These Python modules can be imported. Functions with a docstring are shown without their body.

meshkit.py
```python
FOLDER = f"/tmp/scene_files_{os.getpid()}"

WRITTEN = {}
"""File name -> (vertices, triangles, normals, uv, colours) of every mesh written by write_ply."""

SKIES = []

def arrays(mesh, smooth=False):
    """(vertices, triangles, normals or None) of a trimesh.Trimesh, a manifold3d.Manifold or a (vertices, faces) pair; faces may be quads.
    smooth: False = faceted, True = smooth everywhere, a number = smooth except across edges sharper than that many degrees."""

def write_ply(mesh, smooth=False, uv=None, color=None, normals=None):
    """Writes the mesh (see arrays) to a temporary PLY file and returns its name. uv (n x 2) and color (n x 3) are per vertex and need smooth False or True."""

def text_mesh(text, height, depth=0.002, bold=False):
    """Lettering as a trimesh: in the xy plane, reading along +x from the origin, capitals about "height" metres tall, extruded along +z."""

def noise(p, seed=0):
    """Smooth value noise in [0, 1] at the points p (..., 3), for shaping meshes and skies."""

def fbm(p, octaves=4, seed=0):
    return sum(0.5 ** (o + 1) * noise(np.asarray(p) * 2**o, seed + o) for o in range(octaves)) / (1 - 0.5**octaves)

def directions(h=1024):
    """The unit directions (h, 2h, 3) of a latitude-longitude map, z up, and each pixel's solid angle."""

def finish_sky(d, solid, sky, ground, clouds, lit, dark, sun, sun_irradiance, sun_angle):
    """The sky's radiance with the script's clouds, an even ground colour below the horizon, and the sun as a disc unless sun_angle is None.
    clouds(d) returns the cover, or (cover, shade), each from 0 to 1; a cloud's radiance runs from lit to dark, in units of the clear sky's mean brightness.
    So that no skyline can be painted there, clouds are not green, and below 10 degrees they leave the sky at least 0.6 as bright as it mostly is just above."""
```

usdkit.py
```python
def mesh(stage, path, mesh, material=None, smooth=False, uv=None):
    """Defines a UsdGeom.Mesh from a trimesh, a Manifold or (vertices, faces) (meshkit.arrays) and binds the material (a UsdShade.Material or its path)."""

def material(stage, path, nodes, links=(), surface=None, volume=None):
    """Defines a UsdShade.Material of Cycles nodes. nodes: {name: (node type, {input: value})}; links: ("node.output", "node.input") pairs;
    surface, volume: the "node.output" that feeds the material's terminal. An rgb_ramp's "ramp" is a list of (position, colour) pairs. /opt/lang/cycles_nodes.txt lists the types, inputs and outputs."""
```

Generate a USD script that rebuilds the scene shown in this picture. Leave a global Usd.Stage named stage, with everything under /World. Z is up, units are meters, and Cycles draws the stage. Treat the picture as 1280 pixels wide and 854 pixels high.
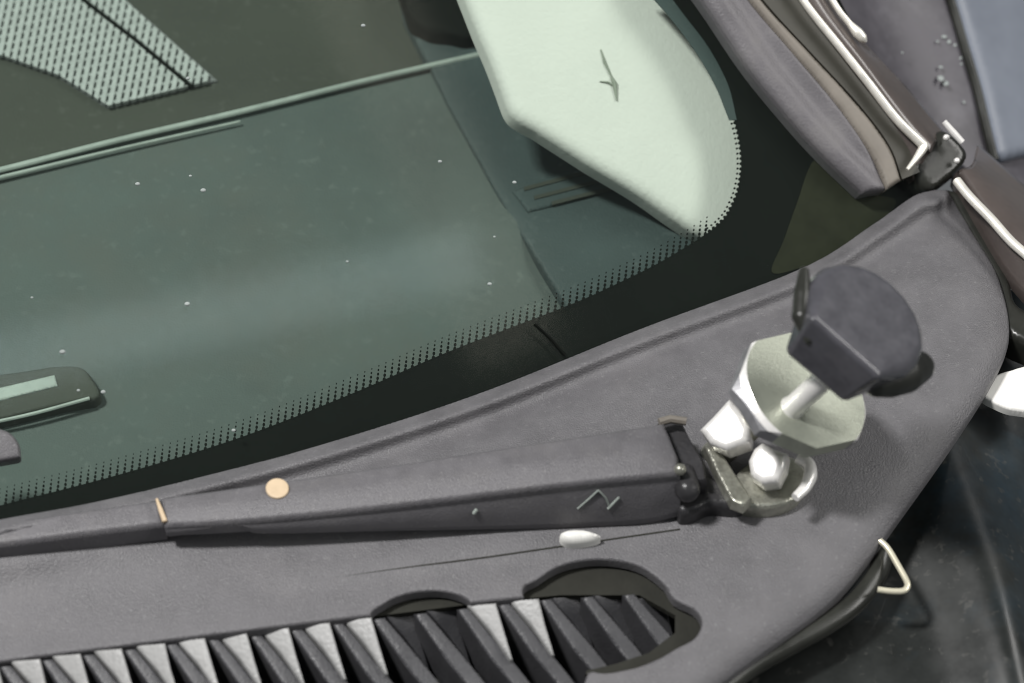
import math, random
import numpy as np, trimesh, usdkit, meshkit
import manifold3d as m3
from scipy.spatial import Delaunay
from shapely.geometry import Polygon, Point, LineString
from shapely import points as shp_points, contains as shp_contains, distance as shp_distance, prepare
from pxr import Usd, UsdGeom, UsdLux, UsdShade, Gf, Sdf

random.seed(7); rng = np.random.default_rng(7)
stage = Usd.Stage.CreateInMemory()
UsdGeom.SetStageUpAxis(stage, UsdGeom.Tokens.z); UsdGeom.SetStageMetersPerUnit(stage, 1.0)
UsdGeom.Xform.Define(stage, '/World'); UsdGeom.Scope.Define(stage, '/World/Looks')

# ------------------------------------------------------------------ camera
PITCH, DIST, HALF = math.radians(50), 0.62, 0.25
BACK = np.array([0, -math.cos(PITCH), math.sin(PITCH)])
UP = np.array([0, math.sin(PITCH), math.cos(PITCH)])
RIGHT = np.array([1.0, 0, 0])
EYE = BACK * DIST
EXPOSURE = 0.0
cam = UsdGeom.Camera.Define(stage, '/World/camera')
M = Gf.Matrix4d(*RIGHT, 0, *UP, 0, *BACK, 0, *EYE, 1)
cam.AddTransformOp().Set(M)
cam.CreateHorizontalApertureAttr(36.0); cam.CreateVerticalApertureAttr(36.0 * 683 / 1024)
cam.CreateFocalLengthAttr(36.0 / (2 * HALF)); cam.CreateClippingRangeAttr(Gf.Vec2f(0.01, 100))
cam.CreateExposureAttr(EXPOSURE)
cam.CreateFStopAttr(9.0); cam.CreateFocusDistanceAttr(DIST)

# ------------------------------------------------------------------ lamps (a dim garage: work lamp above the bonnet, a tube lamp to the side, dull room light)
def rect_lamp(name, pos, aim, along, w, h, intensity, colour):
    l = UsdLux.RectLight.Define(stage, '/World/' + name)
    z = np.array(pos, float) - np.array(aim, float); z /= np.linalg.norm(z)
    x = np.array(along, float); x -= z * (x @ z); x /= np.linalg.norm(x); y = np.cross(z, x)
    l.AddTransformOp().Set(Gf.Matrix4d(*x, 0, *y, 0, *z, 0, *map(float, pos), 1))
    l.CreateWidthAttr(w); l.CreateHeightAttr(h); l.CreateIntensityAttr(intensity); l.CreateColorAttr(Gf.Vec3f(*colour))
KEY = np.array([-0.42, -0.03, 0.91]); KEY /= np.linalg.norm(KEY)
rect_lamp('work_lamp', KEY * 1.5, (0, 0, 0), (1, 0, 0), 0.22, 0.16, 232.0, (1.0, 0.985, 0.975))
rect_lamp('tube_lamp', (1.35, 0.12, 1.12), (0.1, 0.05, 0), (0.6, -0.75, 0.1), 1.6, 0.5, 7.5, (1.0, 0.98, 0.95))
# added lamp, set only so the windscreen mirrors it as a pale band
def mirrored(px, far):
    d = (px[0] - 640) / 640 * HALF * RIGHT - (px[1] - 427) / 640 * HALF * UP - BACK
    b0, b1 = [EYE + e * ((-0.004 - EYE[2]) / e[2]) for e in [(q[0] - 640) / 640 * HALF * RIGHT - (q[1] - 427) / 640 * HALF * UP - BACK for q in ((230, 600), (1140, 245))]]
    e = (b1 - b0) / np.linalg.norm(b1 - b0); up = np.cross([0, 0, 1.0], e)
    n = np.cross(e, up * math.cos(math.radians(30)) + np.array([0, 0, 0.5])); n /= np.linalg.norm(n)
    h = EYE + d * (((b0 - EYE) @ n) / (d @ n)); d = d / np.linalg.norm(d)
    return h + (d - 2 * (d @ n) * n) * far
TA, TB = mirrored((-120, 478), 2.0), mirrored((600, 318), 2.0)
rect_lamp('added_band_lamp', (TA + TB) / 2, (0, 0.05, 0.03), TB - TA, float(np.linalg.norm(TB - TA)), 0.075, 2.6, (0.8, 0.95, 1.0))
TC, TD = mirrored((432, -60), 2.0), mirrored((650, 440), 2.0)
rect_lamp('added_strip_lamp', (TC + TD) / 2, (0, 0.05, 0.03), TD - TC, float(np.linalg.norm(TD - TC)), 0.125, 0.9, (1.0, 0.93, 0.78))  # added lamp, unseen source for the warm band mirrored in the glass
dome = UsdLux.DomeLight.Define(stage, '/World/room_light')
usdkit.material(stage, '/World/Looks/room', {'b': ('background_shader', {'color': (0.92, 0.97, 1.0), 'strength': 0.14})}, surface='b.background')
UsdShade.MaterialBindingAPI.Apply(dome.GetPrim()).Bind(UsdShade.Material.Get(stage, '/World/Looks/room'))

# ------------------------------------------------------------------ materials
def mat(name, nodes, links, surface):
    return usdkit.material(stage, '/World/Looks/' + name, nodes, links, surface)
def plain(name, color, rough=0.5, metal=0.0, vary=0.25, scale=60.0, bump=0.0, bscale=900.0, coat=0.0, spec=0.5, dirt_and_reflection=None, dscale=25.0, fleck=None, fscale=420.0):
    c = np.array(color, float)
    nodes = {'g': ('geometry', {}), 'n': ('noise_texture', {'scale': scale, 'detail': 5.0, 'roughness': 0.65}),
             'r': ('rgb_ramp', {'ramp': [(0.25, tuple(c * (1 - vary))), (0.75, tuple(np.minimum(c * (1 + vary), 1)))]}),
             'rr': ('rgb_ramp', {'ramp': [(0.3, (max(rough - 0.08, 0.02),) * 3), (0.7, (min(rough + 0.1, 1),) * 3)]}),
             'p': ('principled_bsdf', {'metallic': metal, 'specular_ior_level': spec, 'coat_weight': coat, 'coat_roughness': 0.06})}
    links = [('g.position', 'n.vector'), ('n.fac', 'r.fac'), ('n.fac', 'rr.fac'), ('rr.color', 'p.roughness')]
    last = 'r.color'
    if dirt_and_reflection is not None:
        nodes['dn'] = ('noise_texture', {'scale': dscale, 'detail': 6.0, 'roughness': 0.7})
        nodes['dr'] = ('rgb_ramp', {'ramp': [(0.50, (0, 0, 0)), (0.72, (0.75, 0.75, 0.75))]})
        nodes['dm'] = ('mix', {'color2': tuple(dirt_and_reflection)})
        links += [('g.position', 'dn.vector'), ('dn.fac', 'dr.fac'), ('dr.color', 'dm.fac'), (last, 'dm.color1')]
        last = 'dm.color'
    if fleck is not None:
        nodes['fn'] = ('noise_texture', {'scale': fscale, 'detail': 2.0, 'roughness': 0.6})
        nodes['fr'] = ('rgb_ramp', {'ramp': [(0.60, (0, 0, 0)), (0.74, (0.7, 0.7, 0.7))]})
        nodes['fm'] = ('mix', {'color2': tuple(fleck)})
        links += [('g.position', 'fn.vector'), ('fn.fac', 'fr.fac'), ('fr.color', 'fm.fac'), (last, 'fm.color1')]
        last = 'fm.color'
    links.append((last, 'p.base_color'))
    if bump:
        nodes['bn'] = ('noise_texture', {'scale': bscale, 'detail': 3.0}); nodes['bb'] = ('bump', {'strength': bump, 'distance': 0.0006})
        links += [('g.position', 'bn.vector'), ('bn.fac', 'bb.height'), ('bb.normal', 'p.normal')]
    return mat(name, nodes, links, 'p.BSDF')

L = {}
L['cowl'] = plain('cowl_plastic', (0.121, 0.118, 0.124), 0.44, bump=0.55, bscale=1900, vary=0.16, scale=90, dirt_and_reflection=(0.150, 0.145, 0.150), dscale=38, fleck=(0.19, 0.187, 0.19), fscale=900)
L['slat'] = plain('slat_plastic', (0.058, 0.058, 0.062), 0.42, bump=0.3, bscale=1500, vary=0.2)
L['gusset'] = plain('lit_gusset_plastic', (0.29, 0.29, 0.285), 0.42, vary=0.12, bump=0.2)  # paler copy of the louvre plastic, for faces in the light
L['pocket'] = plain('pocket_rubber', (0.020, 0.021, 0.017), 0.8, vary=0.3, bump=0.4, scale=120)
L['shade_and_seam'] = plain('shade_and_seam_plastic', (0.032, 0.032, 0.027), 0.8, spec=0.1, vary=0.2, bump=0.4, scale=120)  # dark tone painted in for cast shadow; also colours the panel seam
L['highlight_metal'] = plain('highlight_bead_metal', (0.95, 0.92, 0.84), 0.42, metal=0.6, vary=0.05, scale=200)  # pale metal in place of highlights on gloss paint
L['arm'] = plain('arm_paint', (0.122, 0.118, 0.125), 0.42, bump=0.4, bscale=2200, vary=0.14, scale=150, dirt_and_reflection=(0.135, 0.13, 0.132), dscale=70, fleck=(0.18, 0.176, 0.178), fscale=900)
L['cast'] = plain('dark_cast', (0.035, 0.034, 0.036), 0.35, bump=0.4, bscale=700, vary=0.3)
L['frit'] = plain('black_enamel', (0.006, 0.0072, 0.006), 0.7, spec=0.05, vary=0.3, scale=40)
L['channel'] = plain('channel_paint', (0.050, 0.048, 0.038), 0.5, vary=0.2, scale=40)
L['olive'] = plain('olive_sealant', (0.030, 0.030, 0.019), 0.8, spec=0.05, vary=0.35, scale=70)
L['dash'] = plain('dash_vinyl', (0.072, 0.092, 0.086), 0.7, bump=0.3, bscale=1500, vary=0.2, scale=22, dirt_and_reflection=(0.088, 0.092, 0.080), dscale=9, fleck=(0.10, 0.12, 0.112), fscale=260)  # brown blotches put a reflection in the glass into the vinyl colour
L['dash_dark'] = plain('dash_vinyl_dark', (0.042, 0.047, 0.036), 0.7, bump=0.3, bscale=1200, vary=0.2, scale=18, fleck=(0.065, 0.07, 0.058), fscale=260)
L['dash_end_and_reflection'] = plain('dash_end_and_reflection_tone', (0.042, 0.061, 0.062), 0.7, bump=0.3, bscale=1200, vary=0.18, scale=25, fleck=(0.07, 0.09, 0.09), fscale=260)
L['trim_strip'] = plain('pale_strip', (0.33, 0.37, 0.34), 0.5, vary=0.2, scale=120)
L['grille'] = plain('grille_grey', (0.38, 0.40, 0.39), 0.55, vary=0.15, scale=300)
L['grille_back'] = plain('grille_back', (0.16, 0.165, 0.165), 0.7)
L['mint'] = plain('pale_trim', (0.74, 0.73, 0.69), 0.8, bump=0.25, bscale=700, vary=0.04, scale=60)
L['mark'] = plain('dark_mark', (0.30, 0.32, 0.27), 0.8)
L['mould'] = plain('moulding_rubber', (0.135, 0.128, 0.136), 0.5, bump=0.3, bscale=1200, vary=0.15, scale=60, dirt_and_reflection=(0.165, 0.158, 0.158), dscale=60)
L['tan'] = plain('moulding_lip', (0.190, 0.170, 0.145), 0.5, vary=0.2, scale=80)
L['paint'] = plain('black_paint', (0.085, 0.070, 0.064), 0.3, coat=0.5, vary=0.2, scale=30)
L['fender'] = plain('fender_paint', (0.013, 0.015, 0.014), 0.34, coat=0.12, vary=0.4, scale=45, dirt_and_reflection=(0.014, 0.038, 0.058), dscale=8, fleck=(0.06, 0.06, 0.055), fscale=260)  # blue blotches put a mirrored blue band into the paint colour
L['door'] = plain('door_grey', (0.078, 0.073, 0.084), 0.4, vary=0.3, scale=50, dirt_and_reflection=(0.13, 0.125, 0.14), dscale=60)
L['blue'] = plain('blue_grey_paint', (0.175, 0.195, 0.235), 0.4, vary=0.12, scale=30)
L['steel'] = plain('nickel_steel', (0.44, 0.465, 0.385), 0.36, metal=0.55, vary=0.05, scale=200, bump=0.15, bscale=1800)
L['bright'] = plain('bright_steel', (0.95, 0.93, 0.90), 0.30, metal=0.3, vary=0.04, scale=200)
L['flats'] = plain('shaded_steel', (0.26, 0.26, 0.27), 0.45, metal=0.4, vary=0.2, scale=200)
L['dull'] = plain('dull_steel', (0.42, 0.42, 0.36), 0.32, metal=0.75, vary=0.25, scale=200, bump=0.3, bscale=900)
L['knob'] = plain('knob_plastic', (0.068, 0.067, 0.077), 0.24, coat=0.9, bump=0.15, bscale=1300, vary=0.2, scale=150)
L['rubber'] = plain('seal_rubber', (0.024, 0.025, 0.021), 0.3, vary=0.3)
L['cream'] = plain('cream_paint', (0.58, 0.45, 0.30), 0.55, vary=0.08, scale=400)
L['white'] = plain('white_plastic_and_highlight', (0.85, 0.84, 0.80), 0.35, vary=0.04)
L['wire'] = plain('pale_wire', (0.78, 0.74, 0.58), 0.3, metal=0.4, vary=0.06)
L['speck'] = plain('pale_dust', (0.30, 0.33, 0.32), 0.9)
mat('glass', {'t': ('transparent_bsdf', {'color': (0.915, 0.95, 0.925)}), 'gl': ('glossy_bsdf', {'color': (1, 1, 1), 'roughness': 0.07}), 'f': ('layer_weight', {'blend': 0.5}), 'f4': ('math', {'math_type': 'power', 'value2': 4.0}), 'f5': ('math', {'math_type': 'multiply_add', 'value2': 0.7, 'value3': 0.014}),
    'm': ('mix_closure', {}), 'd': ('diffuse_bsdf', {'color': (0.55, 0.66, 0.62)}), 'o': ('mix_closure', {'fac': 0.003})},
    [('f.facing', 'f4.value1'), ('f4.value', 'f5.value1'), ('f5.value', 'm.fac'), ('t.BSDF', 'm.closure1'), ('gl.BSDF', 'm.closure2'), ('m.closure', 'o.closure1'), ('d.BSDF', 'o.closure2')], 'o.closure')
L['glass'] = UsdShade.Material.Get(stage, '/World/Looks/glass')

# ------------------------------------------------------------------ naming
taken = {}
def path_for(parent, name):
    base = f'{parent}/{name}'
    k = taken.get(base, -1) + 1; taken[base] = k
    return base if k == 0 else f'{base}_{k:03d}'
def thing(name, label, cat, group=None, at=(0, 0, 0)):
    x = UsdGeom.Xform.Define(stage, path_for('/World', name)); x.AddTranslateOp().Set(Gf.Vec3d(*map(float, at)))
    p = x.GetPrim(); p.SetCustomDataByKey('label', label); p.SetCustomDataByKey('category', cat)
    if group: p.SetCustomDataByKey('group', group)
    ORIGIN[str(p.GetPath())] = np.array(at, float)
    return str(p.GetPath())
ORIGIN = {}
def part(parent, name, mesh, look, smooth=35, label=None, kind=None):
    v, f, _ = meshkit.arrays(mesh)
    top = '/'.join(parent.split('/')[:3])
    v = v - ORIGIN.get(top, 0)
    p = path_for(parent, name)
    m = usdkit.mesh(stage, p, trimesh.Trimesh(v, f, process=False), L[look], smooth=smooth)
    if label: m.GetPrim().SetCustomDataByKey('label', label)
    if kind: m.GetPrim().SetCustomDataByKey('kind', kind)
    return p

# ------------------------------------------------------------------ points of the place (measured in the photograph's 1280 x 854 frame)
def rays(px):
    px = np.asarray(px, float)
    a = (px[..., 0] - 640) / 640 * HALF; b = -(px[..., 1] - 427) / 640 * HALF
    d = a[..., None] * RIGHT + b[..., None] * UP - BACK
    return d
def on_plane(px, p0, n):
    d = rays(px); n = np.asarray(n, float)
    return EYE + d * (((np.asarray(p0) - EYE) @ n) / (d @ n))[..., None]
def on_z(px, z):
    d = rays(px)
    return EYE + d * ((z - EYE[2]) / d[..., 2])[..., None]
B0, B1 = on_z(np.array([[230, 600], [1140, 245]]), -0.004)
E = (B1 - B0) / np.linalg.norm(B1 - B0)
RISE = np.cross([0, 0, 1.0], E)                                       # horizontal, towards the rear of the car
SL = math.radians(30)
GN = np.cross(E, RISE * math.cos(SL) + np.array([0, 0, math.sin(SL)])); GN /= np.linalg.norm(GN)
def glass(px, off=0.0):
    return on_plane(px, B0 + GN * np.mean(off), GN) if np.ndim(off) == 0 else np.stack([on_plane(p, B0 + GN * o, GN) for p, o in zip(np.asarray(px, float), off)])
DSL = math.radians(7)
DN = np.cross(E, RISE * math.cos(DSL) + np.array([0, 0, math.sin(DSL)])); DN /= np.linalg.norm(DN)
D0 = B0 - GN * 0.020
def dash(px, off=0.0):
    return on_plane(px, D0 + DN * off, DN)

def spline(pts, n=8, closed=False):
    p = np.array(pts, float)
    q = np.vstack([p[-1:], p, p[:2]]) if closed else np.vstack([2 * p[0] - p[1], p, 2 * p[-1] - p[-2]])
    out = []
    for i in range(1, len(q) - 2):
        t = np.linspace(0, 1, n, endpoint=False)[:, None]
        a, b, c, d = q[i - 1], q[i], q[i + 1], q[i + 2]
        out.append(0.5 * (2 * b + (c - a) * t + (2 * a - 5 * b + 4 * c - d) * t ** 2 + (3 * b - a - 3 * c + d) * t ** 3))
    return np.vstack(out) if closed else np.vstack(out + [p[-1:]])

def patch(poly, surf, normal, thick, bevel=0.0, bevel_px=0.0, step=10.0, profile=None):
    """A slab: the outline (points or shapely polygon, in photograph units) laid on surf, its rim rolled off by bevel metres over bevel_px, closed below at thick along -normal."""
    pg = poly if isinstance(poly, Polygon) else Polygon(poly)
    if not pg.is_valid: pg = pg.buffer(0)
    if pg.geom_type != 'Polygon': pg = max(pg.geoms, key=lambda g: g.area)
    def dens(ring, s):
        ln = LineString(ring.coords) if ring.geom_type != 'LineString' else ring
        c = np.array(ln.coords); out = []
        for a, b in zip(c[:-1], c[1:]):
            k = max(1, int(np.ceil(np.linalg.norm(b - a) / s)))
            out.append(a + (b - a) * (np.arange(k) / k)[:, None])
        return np.vstack(out)
    loops = [dens(r, step * 0.5) for r in [pg.exterior, *pg.interiors]]
    pts = [np.vstack(loops)]; nb = len(pts[0])
    if bevel_px > 0:
        for t in (0.12, 0.35, 0.65, 1.0):
            q = pg.buffer(-bevel_px * t)
            for g in getattr(q, 'geoms', [q]):
                if g.geom_type == 'Polygon' and not g.is_empty:
                    pts += [dens(r, step * 0.7) for r in [g.exterior, *g.interiors]]
    x0, y0, x1, y1 = pg.bounds
    gx, gy = np.meshgrid(np.arange(x0, x1, step), np.arange(y0, y1, step))
    gx = gx + (np.arange(gx.shape[0]) % 2)[:, None] * step * 0.5
    g = np.stack([gx.ravel(), gy.ravel()], 1)
    q = pg.buffer(-max(bevel_px + step * 0.3, step * 0.35))
    if not q.is_empty:
        pts.append(g[shp_contains(q, shp_points(g))])
    p = np.vstack(pts)
    p = np.vstack([p[:nb], p[nb:][rng.permutation(len(p) - nb)]]) if len(p) > nb else p
    tri = Delaunay(p + rng.normal(0, 1e-4, p.shape)).simplices
    c = p[tri].mean(1)
    a2 = np.abs(np.cross(p[tri[:, 1]] - p[tri[:, 0]], p[tri[:, 2]] - p[tri[:, 0]]))
    tri = tri[shp_contains(pg, shp_points(c)) & (a2 > 1e-3)]
    d = shp_distance(pg.boundary, shp_points(p))
    v = surf(p)
    nrm = np.broadcast_to(normal(p) if callable(normal) else np.asarray(normal, float), v.shape)
    if bevel > 0:
        t = np.clip(1 - d / bevel_px, 0, 1)
        v = v - nrm * (bevel * (1 - np.sqrt(1 - t ** 2 * 0.999)))[:, None]
    if profile is not None:
        v = v + nrm * profile(p, d)[:, None]
    w = np.cross(v[tri[:, 1]] - v[tri[:, 0]], v[tri[:, 2]] - v[tri[:, 0]])
    flip = (w * nrm[tri[:, 0]]).sum(1) < 0
    tri[flip] = tri[flip][:, ::-1]
    n = len(v); low = v - nrm * thick
    edges = np.vstack([tri[:, [0, 1]], tri[:, [1, 2]], tri[:, [2, 0]]])
    key = np.sort(edges, 1); _, inv, cnt = np.unique(key, axis=0, return_inverse=True, return_counts=True)
    be = edges[cnt[inv.ravel()] == 1]
    side = np.vstack([np.stack([be[:, 1], be[:, 0], be[:, 0] + n], 1), np.stack([be[:, 1], be[:, 0] + n, be[:, 1] + n], 1)])
    m = trimesh.Trimesh(np.vstack([v, low]), np.vstack([tri, tri[:, ::-1] + n, side]), process=False)
    m.remove_unreferenced_vertices()
    return m

def tube(pts, r, sides=12, flat=None):
    """A rod along pts; r a number or one per point; flat=(direction, factor) squashes the section."""
    p = np.asarray(pts, float); r = np.broadcast_to(r, (len(p),)).astype(float)
    t = np.gradient(p, axis=0); t /= np.linalg.norm(t, axis=1, keepdims=True)
    ref = np.array([0.13, 0.2, 0.97]); a = np.cross(t, ref); a /= np.linalg.norm(a, axis=1, keepdims=True); b = np.cross(a, t)
    ang = np.arange(sides) * 2 * np.pi / sides
    o = np.cos(ang)[None, :, None] * a[:, None] + np.sin(ang)[None, :, None] * b[:, None]
    if flat is not None:
        fd = np.asarray(flat[0], float); fd /= np.linalg.norm(fd); o = o - (o @ fd)[..., None] * fd * (1 - flat[1])
    v = (p[:, None] + r[:, None, None] * o).reshape(-1, 3)
    f = []
    for i in range(len(p) - 1):
        for j in range(sides):
            k = (j + 1) % sides
            f += [[i * sides + j, i * sides + k, (i + 1) * sides + k], [i * sides + j, (i + 1) * sides + k, (i + 1) * sides + j]]
    v = np.vstack([v, p[:1], p[-1:]]); n = len(v)
    for j in range(sides):
        k = (j + 1) % sides
        f += [[n - 2, k, j], [n - 1, (len(p) - 1) * sides + j, (len(p) - 1) * sides + k]]
    m = trimesh.Trimesh(v, np.array(f), process=False); m.fix_normals()
    return m

def sheet(rows, thick, normal, n_along=30, n_across=6):
    """A skin through rows of 3D points (each row a polyline), smoothed both ways and closed below."""
    rs = [spline(r, 12) for r in rows]
    res = []
    for r in rs:
        s = np.r_[0, np.cumsum(np.linalg.norm(np.diff(r, axis=0), axis=1))]
        u = np.linspace(0, s[-1], n_along); res.append(np.stack([np.interp(u, s, r[:, k]) for k in range(3)], 1))
    g = np.stack(res)
    cols = [spline(g[:, j], n_across) for j in range(n_along)]
    g = np.stack(cols, 1); R, C = g.shape[:2]
    v = g.reshape(-1, 3); low = v - np.asarray(normal, float) * thick
    f = []
    for i in range(R - 1):
        for j in range(C - 1):
            a, b, c, d = i * C + j, i * C + j + 1, (i + 1) * C + j + 1, (i + 1) * C + j
            f += [[a, b, c], [a, c, d]]
    f = np.array(f); n = len(v)
    e = np.vstack([f[:, [0, 1]], f[:, [1, 2]], f[:, [2, 0]]]); key = np.sort(e, 1)
    _, inv, cnt = np.unique(key, axis=0, return_inverse=True, return_counts=True); be = e[cnt[inv.ravel()] == 1]
    side = np.vstack([np.stack([be[:, 1], be[:, 0], be[:, 0] + n], 1), np.stack([be[:, 1], be[:, 0] + n, be[:, 1] + n], 1)])
    m = trimesh.Trimesh(np.vstack([v, low]), np.vstack([f, f[:, ::-1] + n, side]), process=False)
    w = np.cross(v[f[:, 1]] - v[f[:, 0]], v[f[:, 2]] - v[f[:, 0]])
    if (w @ np.asarray(normal, float)).sum() < 0: m.invert()
    return m

def hull_spheres(items, seg=28):
    out = [m3.Manifold.sphere(1.0, seg).scale([r, r, r]).translate([float(x) for x in c]) for c, r in items]
    return m3.Manifold.batch_hull(out)
def to_tm(man):
    m = man.to_mesh(); return trimesh.Trimesh(m.vert_properties[:, :3], m.tri_verts, process=False)

# ================================================================== CAR
car = thing('car', 'dark car front corner with windscreen, grey cowl panel and black wing, filling the photo', 'car')
CU = UP * 0 + np.array([0, 0, 1.0])

# --- cowl outline and height
LIP = np.array([(-70, 664), (0, 648), (110, 628), (230, 600), (400, 555), (600, 490), (800, 410), (1000, 335), (1090, 280), (1140, 245), (1168, 236)], float)
lip = spline(LIP, 10)
right_edge = spline([(1185, 236), (1215, 288), (1248, 345), (1262, 410), (1250, 458), (1200, 540), (1122, 650), (1088, 697), (1030, 762), (905, 854), (850, 905)], 8)
cowl_poly = Polygon(np.vstack([lip, right_edge, [(-70, 905)]]))
lip_line = LineString(lip)
lip_z = glass(lip)[:, 2] + 0.0035
def cowl_h(px):
    px = np.asarray(px, float).reshape(-1, 2)
    pt = shp_points(px); d = shp_distance(lip_line, pt)
    j = np.argmin(((px[:, None] - lip[None]) ** 2).sum(-1), 1)
    zl = np.interp(px[:, 0] + 0.3 * d, lip[:, 0], lip_z)
    w = np.exp(-(d / 70.0) ** 1.5)
    base = -0.0015 * np.clip((px[:, 1] - 640) / 200, -1, 1.5)
    h = zl * w + base * (1 - w)
    h += 0.0036 * np.exp(-((d - 15) / 10.0) ** 2) - 0.0012 * np.exp(-((d - 40) / 14.0) ** 2)
    # crease between the upper and the lower band of the panel
    cr = np.interp(px[:, 0], CREASE[:, 0], CREASE[:, 1]); s = px[:, 1] - cr
    fade = np.clip((px[:, 0] - 300) / 120, 0, 1) * np.clip((900 - px[:, 0]) / 120, 0, 1)
    h += fade * (-0.0014 / (1 + np.exp(-s / 5.0)))
    lf = np.clip((330 - px[:, 0]) / 260, 0, 1)
    h += lf * (0.0045 / (1 + np.exp((px[:, 1] - 712 + 0.12 * px[:, 0]) / 14.0)) - 0.0022)
    # the panel rolls down to its outer edge
    e = shp_distance(RIGHT_LINE, pt)
    h -= 0.006 * np.exp(-e / 22.0)
    h += 0.0012 * (meshkit.noise(np.c_[px / 160.0, np.zeros(len(px))], 3) - 0.5)
    return h
CREASE = np.array([(-70, 770), (380, 728), (520, 708), (660, 690), (780, 672), (900, 655), (1300, 600)], float)
RIGHT_LINE = LineString(right_edge)
def cowl(px, off=0.0):
    px = np.asarray(px, float).reshape(-1, 2)
    return on_z2(px, cowl_h(px) + off)
def on_z2(px, z):
    d = rays(px); return EYE + d * ((z - EYE[2]) / d[:, 2])[:, None]

shadow_arch1 = Polygon(spline([(466, 772), (480, 754), (508, 742), (545, 738), (575, 744), (590, 756), (588, 775), (530, 800)], 8, True))
shadow_arch2 = Polygon(spline([(654, 742), (672, 724), (704, 706), (748, 699), (795, 706), (828, 728), (842, 748), (868, 762), (877, 778), (868, 797), (845, 810), (820, 824), (785, 836), (740, 838), (690, 800)], 8, True))
opening = Polygon([(-60, 836), (30, 823), (250, 795), (480, 767), (600, 752), (700, 742), (800, 742), (846, 768), (846, 792), (812, 818), (770, 832), (735, 840), (715, 895), (-60, 895)])
hole = opening.union(shadow_arch1).union(shadow_arch2).buffer(1.5).buffer(-1.5)
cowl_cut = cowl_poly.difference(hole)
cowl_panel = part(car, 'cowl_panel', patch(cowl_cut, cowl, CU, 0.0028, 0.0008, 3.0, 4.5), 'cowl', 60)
part(cowl_panel, 'panel_seam', tube(cowl(spline([(360, 731), (440, 719), (520, 708), (600, 698), (690, 685), (780, 672), (850, 662)], 6), -0.0001), np.interp(np.arange(37), [0, 16, 36], [0.00003, 0.0003, 0.0003]), 8), 'shade_and_seam', True)
# dark recessed rings, shaped and coloured to stand for two cast shadows
for a in (shadow_arch1, shadow_arch2):
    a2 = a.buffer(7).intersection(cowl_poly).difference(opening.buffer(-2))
    part(cowl_panel, 'shadow_recess', patch(a2 if a2.geom_type == 'Polygon' else max(a2.geoms, key=lambda g: g.area), lambda p: cowl(p, -0.0045), CU, 0.002, step=9), 'shade_and_seam')
part(cowl_panel, 'louvre_trough', patch(Polygon([(-75, 800), (860, 690), (900, 790), (850, 860), (700, 940), (-75, 940)]), lambda p: on_z(p, -0.026), CU, 0.003, step=60), 'pocket')

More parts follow.
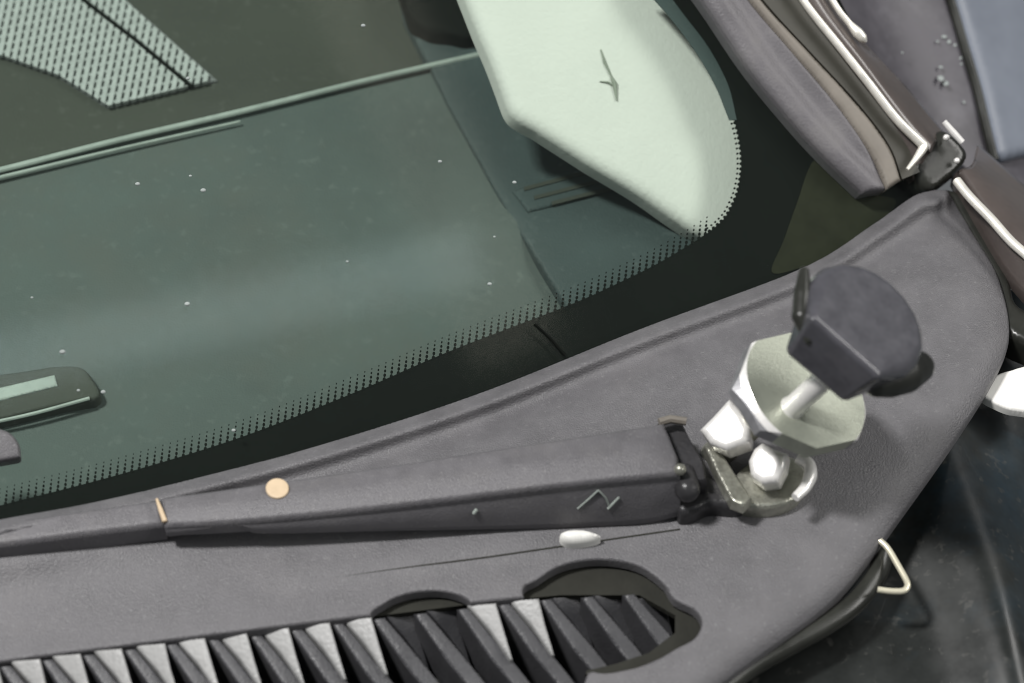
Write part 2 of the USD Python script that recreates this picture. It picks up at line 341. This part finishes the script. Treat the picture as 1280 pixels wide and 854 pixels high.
# louvres: diagonal slats with a triangular gusset at the head of each opening
HALFV = KEY + BACK; HALFV /= np.linalg.norm(HALFV)
for k in range(-2, 17):
    x = 12 + 52.0 * k; top = float(np.interp(x + 20, [-60, 30, 480, 660, 760, 900], [838, 824, 768, 748, 742, 752]))
    j = rng.uniform(-1.2, 1.2, 4)
    sp = Polygon([(x + 38 + j[0], top + 1), (x + 53, top - 1), (x + 107 + j[1], top + 62), (x + 153, top + 120), (x + 130, top + 122), (x + 80 + j[2], top + 62)]).intersection(opening.buffer(6))
    in_shadow = shadow_arch1.buffer(6).contains(Point(x + 18, top + 10)) or shadow_arch2.buffer(6).contains(Point(x + 18, top + 10))
    if not sp.is_empty and sp.geom_type == 'Polygon' and sp.area > 150:
        p0 = on_z(np.array([[x + 55, top]]), -0.0042)[0]; sn = np.array([0.10, -0.24 + 0.01 * j[3], 0.96]); sn /= np.linalg.norm(sn)
        part(cowl_panel, 'louvre_slat', patch(sp, lambda p: on_plane(p, p0, sn), CU, 0.017, 0.0007, 3.0, 9), 'slat')
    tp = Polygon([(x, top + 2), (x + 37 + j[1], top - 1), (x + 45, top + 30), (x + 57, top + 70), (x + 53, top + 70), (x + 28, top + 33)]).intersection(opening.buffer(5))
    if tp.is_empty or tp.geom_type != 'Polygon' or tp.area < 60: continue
    q0 = on_z(np.array([[x + 20, top]]), -0.0030 - 0.005 * in_shadow)[0]
    nn = HALFV + np.array([0.03 * j[0], 0.03 * j[2], 0]) if not in_shadow else np.array([0.45, -0.55, 0.7]); nn = nn / np.linalg.norm(nn)
    part(cowl_panel, 'louvre_gusset', patch(tp, lambda p: on_plane(p, q0, nn), CU, 0.005, 0.0005, 2.5, 8), 'slat' if in_shadow else 'gusset')  # light painted in: pale gussets outside the shadow arches, dark ones inside
part(cowl_panel, 'oval_clip', patch(spline([(700, 664), (712, 659), (730, 659), (744, 663), (751, 668), (738, 673), (716, 675), (703, 672)], 6, True), lambda p: cowl(p, 0.0035), CU, 0.005, 0.0025, 8, 4), 'white')

# --- windscreen and what is printed on it
frit_inner = spline([(785, -60), (836, 6), (872, 52), (901, 105), (917, 145), (926, 185), (926, 220), (917, 253), (895, 283), (830, 325), (760, 360), (700, 386), (560, 440), (440, 492), (300, 547), (150, 593), (0, 632), (-70, 650)], 8)
G_OUT = [(-520, -420), (860, -420), (1010, -60), (1130, 170), (1160, 250), (1060, 320), (860, 410), (600, 515), (400, 580), (230, 620), (0, 668), (-520, 800)]
windscreen = part(car, 'windscreen', patch(G_OUT, lambda p: glass(p), GN, 0.0045, step=60), 'glass', False)
fo = [(900, -60), (1020, -60), (1140, 180), (1155, 255), (1060, 322), (860, 412), (600, 517), (400, 582), (230, 622), (0, 670), (-70, 686)]
frit_poly = Polygon(np.vstack([frit_inner[::-1], fo[1:]]))
frit = part(windscreen, 'black_edge_band', patch(frit_poly, lambda p: glass(p, -0.0052), GN, 0.0006, step=25), 'frit', False)
ticks = []
fl = LineString(frit_inner); s = 150.0
while s < fl.length:
    c = np.array(fl.interpolate(s).coords[0]); t = np.array(fl.interpolate(s + 2).coords[0]) - c; t /= np.linalg.norm(t)
    side = np.array([-t[1], t[0]])                                    # towards the clear glass
    if side @ (np.array([500, 100]) - c) < 0: side = -side
    corner = c[1] < 290 and c[0] > 860
    dirn = side if corner else np.array([0.10, -1.0])
    for row in range(2 if corner else 5):
        c2 = c + dirn * (row * (4.2 if corner else 5.2) + 0.5); ra = (2.0, 1.3)[row] if corner else (2.0, 1.7, 1.4, 1.0, 0.7)[row]
        ang = np.arange(8) * math.pi / 4
        poly = c2 + np.stack([np.cos(ang) * ra, np.sin(ang) * ra * (1.0 if corner else 1.35)], 1)
        v = glass(poly, -0.0050); f = np.array([[0, k, k + 1] for k in range(1, 7)])
        ticks.append(trimesh.Trimesh(np.vstack([v, v - GN * 0.0004]), np.vstack([f, f[:, ::-1] + 8, [[(k + 1) % 8, k, k + 8] for k in range(8)], [[(k + 1) % 8, k + 8, (k + 1) % 8 + 8] for k in range(8)]]), process=False))
    s += 6.5 if corner else 9.6
part(windscreen, 'edge_band_dots', trimesh.util.concatenate(ticks), 'frit', False, kind='stuff')
part(windscreen, 'sealant_gap', tube(glass(np.array([(668, 405), (690, 425), (706, 444)]), 0.0004), 0.0005, 8), 'frit')
for (x, y, r) in [(78, 440, 3.4), (235, 98, 2.6), (172, 230, 2.8), (254, 238, 3.2), (238, 220, 1.8), (234, 380, 3.2), (129, 490, 2.8), (98, 488, 2.0), (550, 202, 2.6), (643, 228, 2.6), (454, 32, 2.8), (612, 355, 2.6), (292, 538, 2.4), (434, 327, 1.8), (618, 296, 1.6), (40, 372, 1.6)]:
    m = trimesh.creation.icosphere(1, 1.0); rr = r / 4130.0
    m.apply_scale([rr * 1.1, rr * 0.9, rr * 0.7]); m.apply_translation(glass(np.array([[x, y]], float), 0.0002)[0])
    part(windscreen, 'dust_speck', m, 'speck', True)

# --- dashboard below the glass
split = [(490, -60), (505, 20), (560, 130), (640, 275), (712, 390), (740, 440)]
line = [(-70, 228), (0, 213), (150, 175), (300, 140), (450, 103), (610, 66), (680, 48)]
def band(p, d):                                                      # a soft swelling across the pad
    y = np.interp(p[:, 0], [-70, 0, 150, 350, 560, 760], [480, 458, 430, 378, 312, 250])
    s = p[:, 1] - y
    return 0.0022 * np.exp(-(s / 40.0) ** 2) - 0.0022 / (1 + np.exp(-(s - 24) / 10.0))
lower = [(-450, 318)] + line[:-1] + [(700, 44), (1000, 100), (1100, 300), (700, 520), (300, 640), (-450, 800)]
dashboard = part(car, 'dashboard', patch(lower, lambda p: dash(p), DN, 0.01, step=14, profile=band), 'dash', 40)
part(dashboard, 'upper_pad', patch([(-450, -350), (1000, -350), (1000, 90), (700, 45)] + line[:-1][::-1] + [(-450, 318)], lambda p: dash(p, -0.004), DN, 0.01, 0.002, 8, 25), 'dash_dark', 40)
part(dashboard, 'pad_edge_strip', tube(dash(spline(line, 6), 0.002), 0.0011, 10), 'trim_strip')
part(dashboard, 'pad_edge_strip', tube(dash(spline([(-70, 238), (0, 222), (150, 186), (300, 152)], 6), 0.002), np.linspace(0.0009, 0.0004, 19), 8), 'trim_strip')
part(dashboard, 'reflection_edge_panel', patch(split + [(900, 420), (980, 100), (900, -60)], lambda p: dash(p, 0.0022), DN, 0.004, 0.001, 5, 16), 'dash_end_and_reflection', 40)  # added panel: its darker colour draws the edge of a glass reflection
part(dashboard, 'corner_cap', patch(spline([(505, -60), (508, 10), (530, 34), (560, 40), (600, 36), (640, -60)], 6, True), lambda p: dash(p, 0.009), DN, 0.006, 0.002, 8, 8), 'frit', 40)
# loudspeaker grille
grille_px = [(-70, -60), (70, -60), (150, -8), (272, 100), (205, 117), (135, 134), (72, 95), (6, 72), (-70, 55)]
grille = part(car, 'speaker_grille', patch(grille_px, lambda p: dash(p, -0.0028), DN, 0.003, 0.0005, 3, 14), 'grille_back', label='grey ribbed grille on top of the dashboard')
gp = Polygon(grille_px).buffer(-2)
gap = LineString([(60, -45), (110, 4), (170, 50), (240, 108)]).buffer(3.0)
for i in range(-4, 34):
    x = i * 9.4
    bar = LineString([(x + 40, -80), (x - 10, 160)]).buffer(2.9, cap_style=2).intersection(gp).difference(gap)
    for g in getattr(bar, 'geoms', [bar]):
        if g.geom_type == 'Polygon' and g.area > 25:
            part(grille, 'rib', patch(g, lambda p: dash(p, -0.0013), DN, 0.0014, step=40), 'grille', False)
bars = []
for j in range(-8, 22):
    y = j * 10.0
    bar = LineString([(-70, y), (300, y - 75)]).buffer(1.6, cap_style=2).intersection(gp).difference(gap)
    for g in getattr(bar, 'geoms', [bar]):
        if g.geom_type == 'Polygon' and g.area > 25: bars.append(patch(g, lambda p: dash(p, -0.0018), DN, 0.001, step=60))
part(grille, 'cross_ribs', trimesh.util.concatenate(bars), 'grille', False, kind='stuff')
part(grille, 'split_line', patch(gap.intersection(Polygon(grille_px)), lambda p: dash(p, -0.0021), DN, 0.001, step=20), 'frit', False)
# plate window at the left, under the glass
plate = part(car, 'identity_plate', patch(spline([(-70, 482), (30, 462), (95, 456), (118, 476), (122, 496), (80, 505), (-70, 535)], 6, True), lambda p: dash(p, 0.003), DN, 0.004, 0.0015, 6, 8), 'dash_dark', label='dark rounded plate holder under the glass')
part(plate, 'metal_strip', patch([(-70, 497), (0, 484), (68, 468), (72, 482), (0, 500), (-70, 514)], lambda p: dash(p, 0.0036), DN, 0.001, 0.0004, 3, 8), 'trim_strip')
part(plate, 'lower_rim', tube(dash(spline([(-70, 540), (30, 520), (112, 498)], 6), 0.003), 0.0006, 8), 'trim_strip')
# side vent
vent = part(car, 'side_vent', patch([(640, 238), (700, 215), (775, 208), (790, 228), (720, 250), (660, 264)], lambda p: dash(p, 0.0032), DN, 0.003, 0.0008, 4, 10), 'dash_end_and_reflection', label='small demister vent beside the pale pillar trim')
for i, (a, b) in enumerate([((655, 236), (745, 212)), ((668, 247), (765, 222)), ((690, 254), (780, 231))]):
    a, b = np.array(a, float), np.array(b, float); t = (b - a) / np.linalg.norm(b - a); n_ = np.array([-t[1], t[0]])
    part(vent, 'vent_slot', patch([a - n_ * 2.2, b - n_ * 2.2, b + n_ * 2.2, a + n_ * 2.2], lambda p: dash(p, 0.0036), DN, 0.001, step=20), 'dash_dark', False)
# pale inner trim of the windscreen pillar
trim_px = np.vstack([spline([(560, -60), (585, 4), (600, 42), (614, 74), (627, 108), (638, 137), (650, 150), (672, 162)], 5), spline([(740, 205), (800, 240), (850, 274), (880, 292), (912, 300), (940, 275), (950, 232), (950, 195), (940, 150), (918, 105), (900, 60), (872, 10), (830, -60)], 6)])
def trim_roll(p, d):
    return -0.003 * np.clip((p[:, 0] - 560) / 380, 0, 1) ** 2
pillar_trim = part(car, 'pillar_trim', patch(trim_px, lambda p: glass(p, -0.014), GN, 0.006, 0.0035, 16, 9, trim_roll), 'mint', 60, label='pale cloth-like inner pillar trim seen through the windscreen')
part(pillar_trim, 'scuff_mark', tube(glass(np.array([(751, 62), (756, 78), (764, 95), (768, 104), (771, 126)], float), -0.0145), [0.0002, 0.0005, 0.0003, 0.0009, 0.0002], 8), 'mark')
part(pillar_trim, 'scuff_mark', tube(glass(np.array([(750, 102), (760, 103), (768, 108)], float), -0.0145), [0.0002, 0.0004, 0.0003], 8), 'mark')
part(windscreen, 'glass_edge_seal', patch(np.vstack([spline([(800, -20), (836, 20), (868, 62), (894, 106), (912, 150)], 5), spline([(921, 150), (910, 106), (886, 60), (856, 20), (826, -20)], 5)]), lambda p: glass(p, -0.0046), GN, 0.0005, step=10), 'dash_end_and_reflection', False)

part(windscreen, 'sealant_patch', patch(spline([(1018, 200), (1050, 205), (1085, 240), (1120, 255), (1060, 312), (1000, 335), (965, 340), (980, 300), (996, 255)], 6, True), lambda p: glass(p, -0.0049), GN, 0.0003, step=14), 'olive', False)
# --- windscreen pillar outside: rubber moulding, lip, painted pillar
pillar = part(car, 'windscreen_pillar', sheet([
    glass([(958, -60), (1000, 6), (1058, 88), (1108, 165), (1142, 226)], 0.001),
    glass([(975, -60), (1008, 3), (1068, 80), (1125, 152), (1158, 196)], 0.004),
    glass([(990, -60), (1018, 3), (1075, 77), (1130, 150), (1164, 190)], 0.0055),
    glass([(1005, -60), (1032, 4), (1090, 82), (1142, 148), (1170, 178)], 0.004),
    glass([(1020, -60), (1046, 6), (1082, 54), (1130, 105), (1180, 165)], -0.004)], 0.004, GN, 60, 8), 'paint', 60, label='glossy dark painted windscreen pillar')
LIPL = spline([(897, -60), (943, 6), (994, 68), (1047, 131), (1093, 197), (1110, 236)], 6); LIPR = spline([(1128, 224), (1112, 182), (1074, 131), (1016, 68), (959, 6), (908, -60)], 6)
part(pillar, 'rubber_moulding', patch(np.vstack([spline([(838, -60), (885, 4), (935, 78), (985, 140), (1030, 190), (1082, 240)], 6), LIPL[::-1]]), lambda p: glass(p, 0.004), GN, 0.006, 0.0018, 7, 4, lambda p, d: 0.0007 * np.sin((p[:, 0] - np.interp(p[:, 1], [-60, 4, 78, 140, 190, 240], [838, 885, 935, 985, 1030, 1082])) / 7.5 - 1.0)), 'mould', 40)
part(pillar, 'moulding_lip', patch(np.vstack([LIPL, LIPR]), lambda p: glass(p, 0.0050), GN, 0.006, 0.0016, 7, 5), 'tan', 40)
part(pillar, 'gutter_channel', patch(np.vstack([LIPR[::-1], spline([(1150, 215), (1120, 160), (1062, 85), (1005, 8), (960, -60)], 6)]), lambda p: glass(p, 0.0030), GN, 0.0025, step=10), 'channel', 40)
part(pillar, 'highlight_bead', tube(glass(spline([(965, -60), (1008, 6), (1046, 54), (1085, 103), (1120, 148), (1150, 178), (1154, 184), (1146, 197), (1134, 212)], 6), 0.0066), np.r_[np.linspace(0.0012, 0.0016, 36), np.linspace(0.0016, 0.0006, 13)], 20), 'highlight_metal', 75)  # added bead in place of a highlight along the pillar paint
part(pillar, 'highlight_bead', tube(glass(spline([(1005, -60), (1044, 6), (1058, 25), (1070, 39), (1083, 53)], 6), 0.004), np.interp(np.arange(25), [0, 14, 19, 22, 24], [0.0010, 0.0011, 0.0018, 0.0016, 0.0004]), 20), 'highlight_metal', 75)  # second bead, also built in place of a paint highlight
# joint piece at the pillar's foot with its little screws
joint = part(car, 'pillar_foot_joint', patch(spline([(1142, 205), (1160, 180), (1180, 160), (1205, 178), (1212, 196), (1192, 222), (1166, 238), (1148, 228)], 6, True), lambda p: glass(p, 0.003), GN, 0.012, 0.004, 10, 6), 'rubber', 40, label='black rubber joint with bright screws at the foot of the pillar')
part(joint, 'clip', tube(glass(np.array([(1180, 152), (1192, 166), (1203, 178)], float), 0.009), [0.0009, 0.0011, 0.001], 10), 'bright')
for (x, y, r) in [(1183, 172, 4.5), (1196, 201, 4)]:
    m = trimesh.creation.icosphere(2, r / 4130); m.apply_translation(glass(np.array([[x, y]], float), 0.0055)[0])
    part(joint, 'screw_head', m, 'bright', True)

# --- door side, mirror
def side_z(px, off):                                                 # the door lies lower, beyond the pillar
    return on_plane(px, B1 - GN * 0.03 + GN * off, np.array([0.55, -0.35, 0.76]) / np.linalg.norm([0.55, -0.35, 0.76]))
SN = np.array([0.55, -0.35, 0.76]) / np.linalg.norm([0.55, -0.35, 0.76])
door = part(car, 'door_frame', patch([(1000, -60), (1330, -60), (1330, 330), (1190, 190), (1120, 120), (1040, 40)], lambda p: side_z(p, 0), SN, 0.01, step=20, profile=lambda p, d: 0.002 * np.sin((p[:, 0] - p[:, 1] * 0.35) / 26.0)), 'door', 40, label='dark grey door frame beyond the pillar, spotted with dust')
for (x, y, r) in [(1180, 46, 4), (1186, 52, 3.5), (1193, 56, 3), (1172, 52, 3), (1200, 72, 4), (1201, 80, 3), (1176, 98, 5), (1182, 104, 4), (1128, 66, 2.5), (1176, 84, 3), (1205, 128, 2)]:
    m = trimesh.creation.icosphere(1, 1.0); m.apply_scale([r / 4600 * rng.uniform(.7, 1.3), r / 3800 * rng.uniform(.7, 1.3), 0.00025]); m.apply_translation(side_z(np.array([[x, y]], float), 0.0015)[0])
    part(door, 'dust_speck', m, 'speck', True)
mirror_px = np.vstack([spline([(1175, -60), (1197, 6), (1213, 60), (1228, 110), (1240, 160), (1248, 192)], 6), spline([(1258, 200), (1275, 196), (1330, 180)], 4), [(1330, -60)]])
mirror = part(car, 'mirror_housing', patch(mirror_px, lambda p: side_z(p, 0.006), SN, 0.004, 0.003, 14, 8), 'blue', 50, label='pale blue grey mirror housing at the upper right corner')
part(mirror, 'dark_gasket', tube(side_z(spline([(1168, -60), (1190, 6), (1206, 60), (1221, 110), (1233, 160), (1243, 200)], 6), 0.003), 0.0018, 10), 'rubber')

# --- wing (fender) on the right and below
def fz(px, z): return on_z(np.asarray(px, float), z)
wing = part(car, 'wing_panel', patch([(800, 950), (860, 820), (1030, 690), (1180, 480), (1215, 380), (1340, 330), (1340, 950)], lambda p: on_z(p, -0.024), CU, 0.004, step=16,
    profile=lambda p, d: 0.010 * np.exp(-((p[:, 0] - (1215 + (p[:, 1] - 700) * 0.35)) / 60.0) ** 2) - 0.02 * np.clip((p[:, 0] - 1240) / 120, 0, 1) ** 2), 'fender', 50, label='glossy black painted wing below the cowl')
shoulder = part(wing, 'wing_shoulder', sheet([
    on_z([(1190, 222), (1222, 280), (1255, 335), (1285, 372), (1330, 420)], -0.004),
    on_z([(1200, 212), (1236, 262), (1272, 306), (1300, 338), (1340, 380)], 0.004),
    on_z([(1215, 205), (1250, 240), (1290, 284), (1320, 316), (1350, 345)], 0.002),
    on_z([(1222, 180), (1262, 215), (1300, 250), (1340, 290), (1370, 320)], -0.012)], 0.004, CU, 40, 8), 'paint', 60)
part(wing, 'highlight_bead', tube(on_z(spline([(1196, 226), (1212, 246), (1240, 275), (1262, 300), (1282, 318), (1330, 360)], 6), 0.0055), 0.0015, 20), 'highlight_metal', 75)  # added bead in place of a highlight on the wing shoulder
part(wing, 'edge_seal', patch(np.vstack([spline([(1180, 232), (1212, 292), (1244, 350), (1258, 410), (1290, 430)], 6), spline([(1330, 400), (1275, 380), (1262, 345), (1235, 290), (1205, 238)], 6)]), lambda p: on_z(p, -0.006), CU, 0.008, 0.003, 8, 6), 'rubber', 40)
part(wing, 'lower_seal', tube(on_z(spline([(1104, 690), (1095, 718), (1070, 752), (1035, 778), (985, 806), (930, 838), (880, 880)], 6), -0.012), 0.0032, 12), 'rubber', 60)
part(car, 'white_highlight', patch(spline([(1228, 492), (1240, 472), (1262, 462), (1300, 458), (1310, 510), (1270, 512), (1245, 504)], 6, True), lambda p: on_z(p, -0.010), CU, 0.0022, 0.001, 4, 5), 'white', 40, label='white plate standing for a highlight at the right edge of the cowl')  # added plate in place of a highlight on the glossy wing corner
part(car, 'wire_clip', tube(on_z(spline([(1100, 676), (1110, 686), (1122, 706), (1133, 726), (1134, 734), (1128, 739), (1112, 739), (1097, 737)], 5), -0.006), 0.0009, 10), 'wire', 60, label='bent pale wire clip under the outer edge of the cowl')

# ================================================================== WIPER ARM
wa = on_z(np.array([[850.0, 600.0]]), 0.006)[0]
wiper = thing('wiper_arm', 'matte grey black wiper arm with a cream dot lying across the cowl', 'wiper arm', at=wa)
ARM_TOP = spline([(200, 621), (330, 603), (470, 583), (650, 555), (830, 527)], 8)
ARM_BOT = spline([(850, 592), (700, 607), (480, 634), (310, 651), (205, 657)], 8)
def arm_z(px):
    return 0.010 + 0.008 * np.clip((px[:, 0] - 200) / 600, 0, 1)
def arm_surf(p): return on_z2(np.asarray(p, float), arm_z(np.asarray(p, float)))
arm_poly = Polygon(np.vstack([ARM_TOP, [(838, 545), (848, 570)], ARM_BOT]))
body = part(wiper, 'arm_channel', patch(arm_poly, arm_surf, CU, 0.0035, 0.0016, 6, 8, lambda p, d: 0.0012 * np.clip(d / 28, 0, 1)), 'arm', 50)
side_top = spline([(205, 656), (310, 650), (480, 633), (700, 606), (850, 591)], 10)
side_low = spline([(211, 671), (250, 666), (300, 657), (325, 667), (480, 664), (600, 662), (700, 660), (800, 655), (850, 645)], 6)
tt = np.linspace(0, 1, 60)
def resample(c, n=60):
    s = np.r_[0, np.cumsum(np.linalg.norm(np.diff(c, axis=0), axis=1))]; u = np.linspace(0, s[-1], n)
    return np.stack([np.interp(u, s, c[:, k]) for k in range(2)], 1)
a, b = resample(side_top), resample(side_low)
A = on_z2(a, arm_z(a) - 0.0008)
ey = EYE; B = np.stack([A[i] + 0 for i in range(60)])
# the side wall drops steeply from the rolled edge: the lower rim lies on the wall plane leaning 12 degrees out
ad = (A[-1] - A[0]) / np.linalg.norm(A[-1] - A[0]); wn = np.cross(ad, [0, 0, 1.0]); wn = wn / np.linalg.norm(wn); wn = wn * math.cos(0.25) + np.array([0, 0, math.sin(0.25)])
B = np.stack([on_plane(b[i:i + 1], A[i], wn)[0] for i in range(60)])
part(wiper, 'arm_side', sheet([A, A * 0.5 + B * 0.5 + wn * 0.0006, B], 0.0015, wn, 60, 4), 'arm', 50)
rod_t, rod_b = spline([(-70, 660), (0, 651), (100, 636), (200, 622)], 6), spline([(206, 655), (100, 668), (0, 681), (-70, 690)], 6)
part(wiper, 'arm_rod', patch(Polygon(np.vstack([rod_t, rod_b])), lambda p: on_z2(p, 0.0085 + 0 * p[:, 0]), CU, 0.0055, 0.002, 8, 8), 'arm', 50)
part(wiper, 'joint_edge', tube(on_z(np.array([(196, 624), (201, 638), (206, 652)], float), 0.0106), [0.0004, 0.0007, 0.0008], 8), 'cream', True)
part(wiper, 'cream_dot', patch(spline([(347 + 14.5 * math.cos(t), 614 + 12.5 * math.sin(t)) for t in np.arange(10) * math.pi / 5], 4, True), lambda p: arm_surf(p) + CU * 0.0016, CU, 0.0008, 0.0003, 3, 5), 'cream')
def wall(px, off=0.0008):
    px = np.asarray(px, float); return np.stack([on_plane(q[None], A[int(np.argmin(np.abs(a[:, 0] - q[0])))] + wn * off, wn)[0] for q in px])
for s_, r in (([(722, 636), (736, 624), (748, 613)], 0.0002), ([(748, 613), (757, 622), (762, 634)], 0.0002), ([(760, 636), (774, 622)], 0.00028), ([(592, 642), (596, 637)], 0.0004)):
    part(wiper, 'scratch', tube(wall(s_, 0.0007), r * 1.3, 6), 'trim_strip', True)
# knuckle at the arm's head: open end, pivot pin, rivet
part(wiper, 'end_fork', patch([(822, 527), (852, 524), (862, 545), (880, 575), (884, 600), (856, 602), (846, 575), (834, 548)], lambda p: on_z2(p, 0.0125 + 0 * p[:, 0]), CU, 0.008, 0.0015, 4, 6), 'cast')
part(wiper, 'fork_lip', tube(on_z(np.array([(824, 528), (838, 524), (858, 527)], float), 0.0165), 0.0012, 8), 'tan')
part(wiper, 'arm_head', patch(spline([(848, 592), (880, 590), (905, 604), (934, 624), (920, 632), (888, 630), (868, 638), (848, 636)], 6, True), lambda p: on_z2(p, 0.006 + 0 * p[:, 0]), CU, 0.006, 0.002, 7, 6), 'cast')
for (x, y, r, z) in ((850, 587, 7, 0.018), ):
    m = trimesh.creation.icosphere(3, r / 4130); m.apply_translation(on_z(np.array([[x, y]], float), z)[0]); part(wiper, 'rivet', m, 'dull', True)
pc = wall([(859, 612)], 0.001)[0]
pin = trimesh.creation.cylinder(radius=0.0042, height=0.006, sections=32)
pin = to_tm(hull_spheres([(pc, 0.0036), (pc - wn * 0.006, 0.0036)]))
part(wiper, 'pivot_pin', pin, 'cast', True)
# far end of the blade resting on the glass
part(wiper, 'blade_end', patch(spline([(-70, 520), (0, 535), (20, 548), (26, 566), (16, 575), (-70, 580)], 6, True), lambda p: glass(p, 0.007), GN, 0.006, 0.002, 6, 6), 'arm', 50)

# ================================================================== PULLER TOOL
N = np.array([0.435, -0.085, 0.897]); N /= np.linalg.norm(N)
O = on_z(np.array([[1007.0, 488.0]]), 0.034)[0]
tool = thing('puller_tool', 'steel octagonal headed puller with black winged knob clamped over the wiper spindle', 'puller tool', at=on_z(np.array([[955.0, 605.0]]), 0.0)[0])
pr = np.array([0.76, 0.65]); 
Pv = RIGHT * pr[0] - UP * pr[1]; Pv -= N * (Pv @ N); Pv /= np.linalg.norm(Pv)
Q = np.cross(N, Pv)
if (Q @ (RIGHT * 0.65 + UP * 0.76)) < 0: Q = -Q
def T(p, n, q): return O + Pv * (p / 1000) + N * (n / 1000) + Q * (q / 1000)
def frame_mesh(m):                                                   # tool axes (p, q, n in mm) to the place
    v = np.asarray(m.vertices); R = np.array(m.faces)
    w = O + (v[:, :1] * Pv + v[:, 1:2] * Q + v[:, 2:] * N) / 1000
    t = trimesh.Trimesh(w, R, process=False)
    if np.dot(np.cross(Pv, Q), N) < 0: t.invert()
    return t
octv = on_plane(np.array([(926, 479), (944, 429), (995, 417), (1056, 446), (1089, 497), (1071, 547), (1020, 558), (958, 531)], float), O, N) - O
o2 = np.stack([octv @ Pv, octv @ Q], 1) * 1000
if Polygon(o2).exterior.is_ccw is False: o2 = o2[::-1]
R8 = np.linalg.norm(o2, axis=1).mean(); c8 = o2.mean(0)
def disc(prof): return m3.Manifold.revolve(m3.CrossSection([prof]), 96).translate([c8[0], c8[1], 0])
octm = m3.CrossSection([(c8 + (o2 - c8) * 1.035).tolist()]).extrude(5.4).translate([0, 0, -5.4])
headm = octm ^ disc([(0, -9), (R8 * 1.3, -9), (R8 * 1.3, -0.36 * R8), (R8 * 0.955, 0), (0, 0)])
core = disc([(0, -9), (R8 * 0.955, -9), (R8 * 0.955, 1), (0, 1)])
upper = disc([(0, -1.5), (R8 * 1.5, -1.5), (R8 * 1.5, 1), (0, 1)])
head_p = part(tool, 'octagonal_head', frame_mesh(to_tm(headm ^ core)), 'steel', 25)
part(head_p, 'lit_rim', frame_mesh(to_tm((headm - core) ^ upper)), 'bright', False)  # light on the chamfer put into a brighter steel colour
part(head_p, 'side_flats', frame_mesh(to_tm((headm - core) - upper)), 'flats', False)  # shade on the flats put into a darker steel colour
def lathe(prof, sections=48):
    return to_tm(m3.Manifold.revolve(m3.CrossSection([prof]), sections))
sh = np.array([990.0, 510.0]); so = on_plane(sh[None], O, N)[0] - O; sp, sq = so @ Pv * 1000, so @ Q * 1000
shaft = lathe([(0, -2), (3.6, -2), (3.5, 0.4), (3.1, 0.9), (3.1, 26), (0, 26)]); shaft.apply_translation([sp, sq, 0])
part(tool, 'shaft', frame_mesh(shaft), 'bright', 40)
# knob: hub and two wings, darker material standing in for their shade
kz = 23.0; kp, kq = sp - 0.5, sq
def S(p, n, q, r): return (T(kp + p, kz + n, kq + q), r / 1000)
kp -= 2.0
ring = [(16.5 * math.cos(t), 9 + 15 * math.sin(t)) for t in np.arange(20) * math.pi / 10]
hub = hull_spheres([S(-9, -1.5, -4, 2.6), S(8, -1.5, -4, 2.6), S(-11.5, 12.0, -6.0, 1.5), S(9.5, 12.0, -6.6, 1.5)] + [S(p * 0.86, 9.0, q * 0.9 + 0.9, 3.8) for p, q in ring if q > -3] + [S(p * 0.6, 2, 3 + q * 0.6, 3.0) for p, q in ring if q > 0], 32)
knob = part(tool, 'knob', to_tm(hub), 'knob', 70)
def KP(x, y, n): return on_plane(np.array([[x, y]], float), T(kp, kz + n, kq), N)[0]
part(knob, 'wing', to_tm(hull_spheres([(KP(1005, 340, 9), 0.0014), (KP(1003, 370, 8), 0.0024), (KP(1002, 396, 7), 0.0026), (KP(1012, 424, 6), 0.0016)], 40)), 'rubber', 70)
part(knob, 'wing', to_tm(hull_spheres([(KP(1096, 480, 3), 0.0036), (KP(1112, 474, 3), 0.0050), (KP(1130, 467, 3), 0.0055), (KP(1147, 459, 3), 0.0045)], 40)), 'rubber', 70)  # dark lobe put where the knob casts its shadow
# collar, screw and yoke below the head
screw = lathe([(0, -44), (4.5, -44), (4.5, -7), (9, -7), (9, -5.5), (0, -5.5)]); screw.apply_translation([-4, -2, 0])
part(tool, 'screw', frame_mesh(screw), 'dull', 40)
for poly, z, th in (([(874, 536), (890, 520), (911, 497), (925, 512), (938, 535), (936, 553), (908, 563), (888, 555)], 0.020, 0.007),
                    ([(935, 575), (942, 560), (952, 552), (966, 560), (984, 566), (981, 584), (972, 602), (952, 605), (938, 594)], 0.016, 0.007)):
    q0 = on_z(np.array([np.mean(poly, 0)]), z)[0]; nn = HALFV
    part(tool, 'jaw_block', patch(poly, lambda p: on_plane(p, q0, nn), nn, th, 0.002, 9, 5), 'bright', 30)
part(tool, 'yoke_plate', patch([(880, 556), (900, 560), (925, 600), (940, 622), (930, 632), (914, 626), (896, 592)], lambda p: on_z(p, 0.010), CU, 0.003, 0.001, 4, 5), 'dull', 30)
part(tool, 'base_plate', patch(spline([(915, 600), (940, 575), (985, 568), (1008, 585), (1005, 610), (985, 628), (950, 634), (920, 626)], 6, True), lambda p: on_z(p, 0.0055), CU, 0.004, 0.0015, 6, 6), 'dull', 30)
part(tool, 'hook_claw', tube(on_z(spline([(998, 572), (1010, 580), (1013, 594), (1006, 610), (994, 622)], 6), 0.0115), np.r_[np.full(13, 0.0019), np.linspace(0.0019, 0.0013, 12)], 12), 'bright', 60)
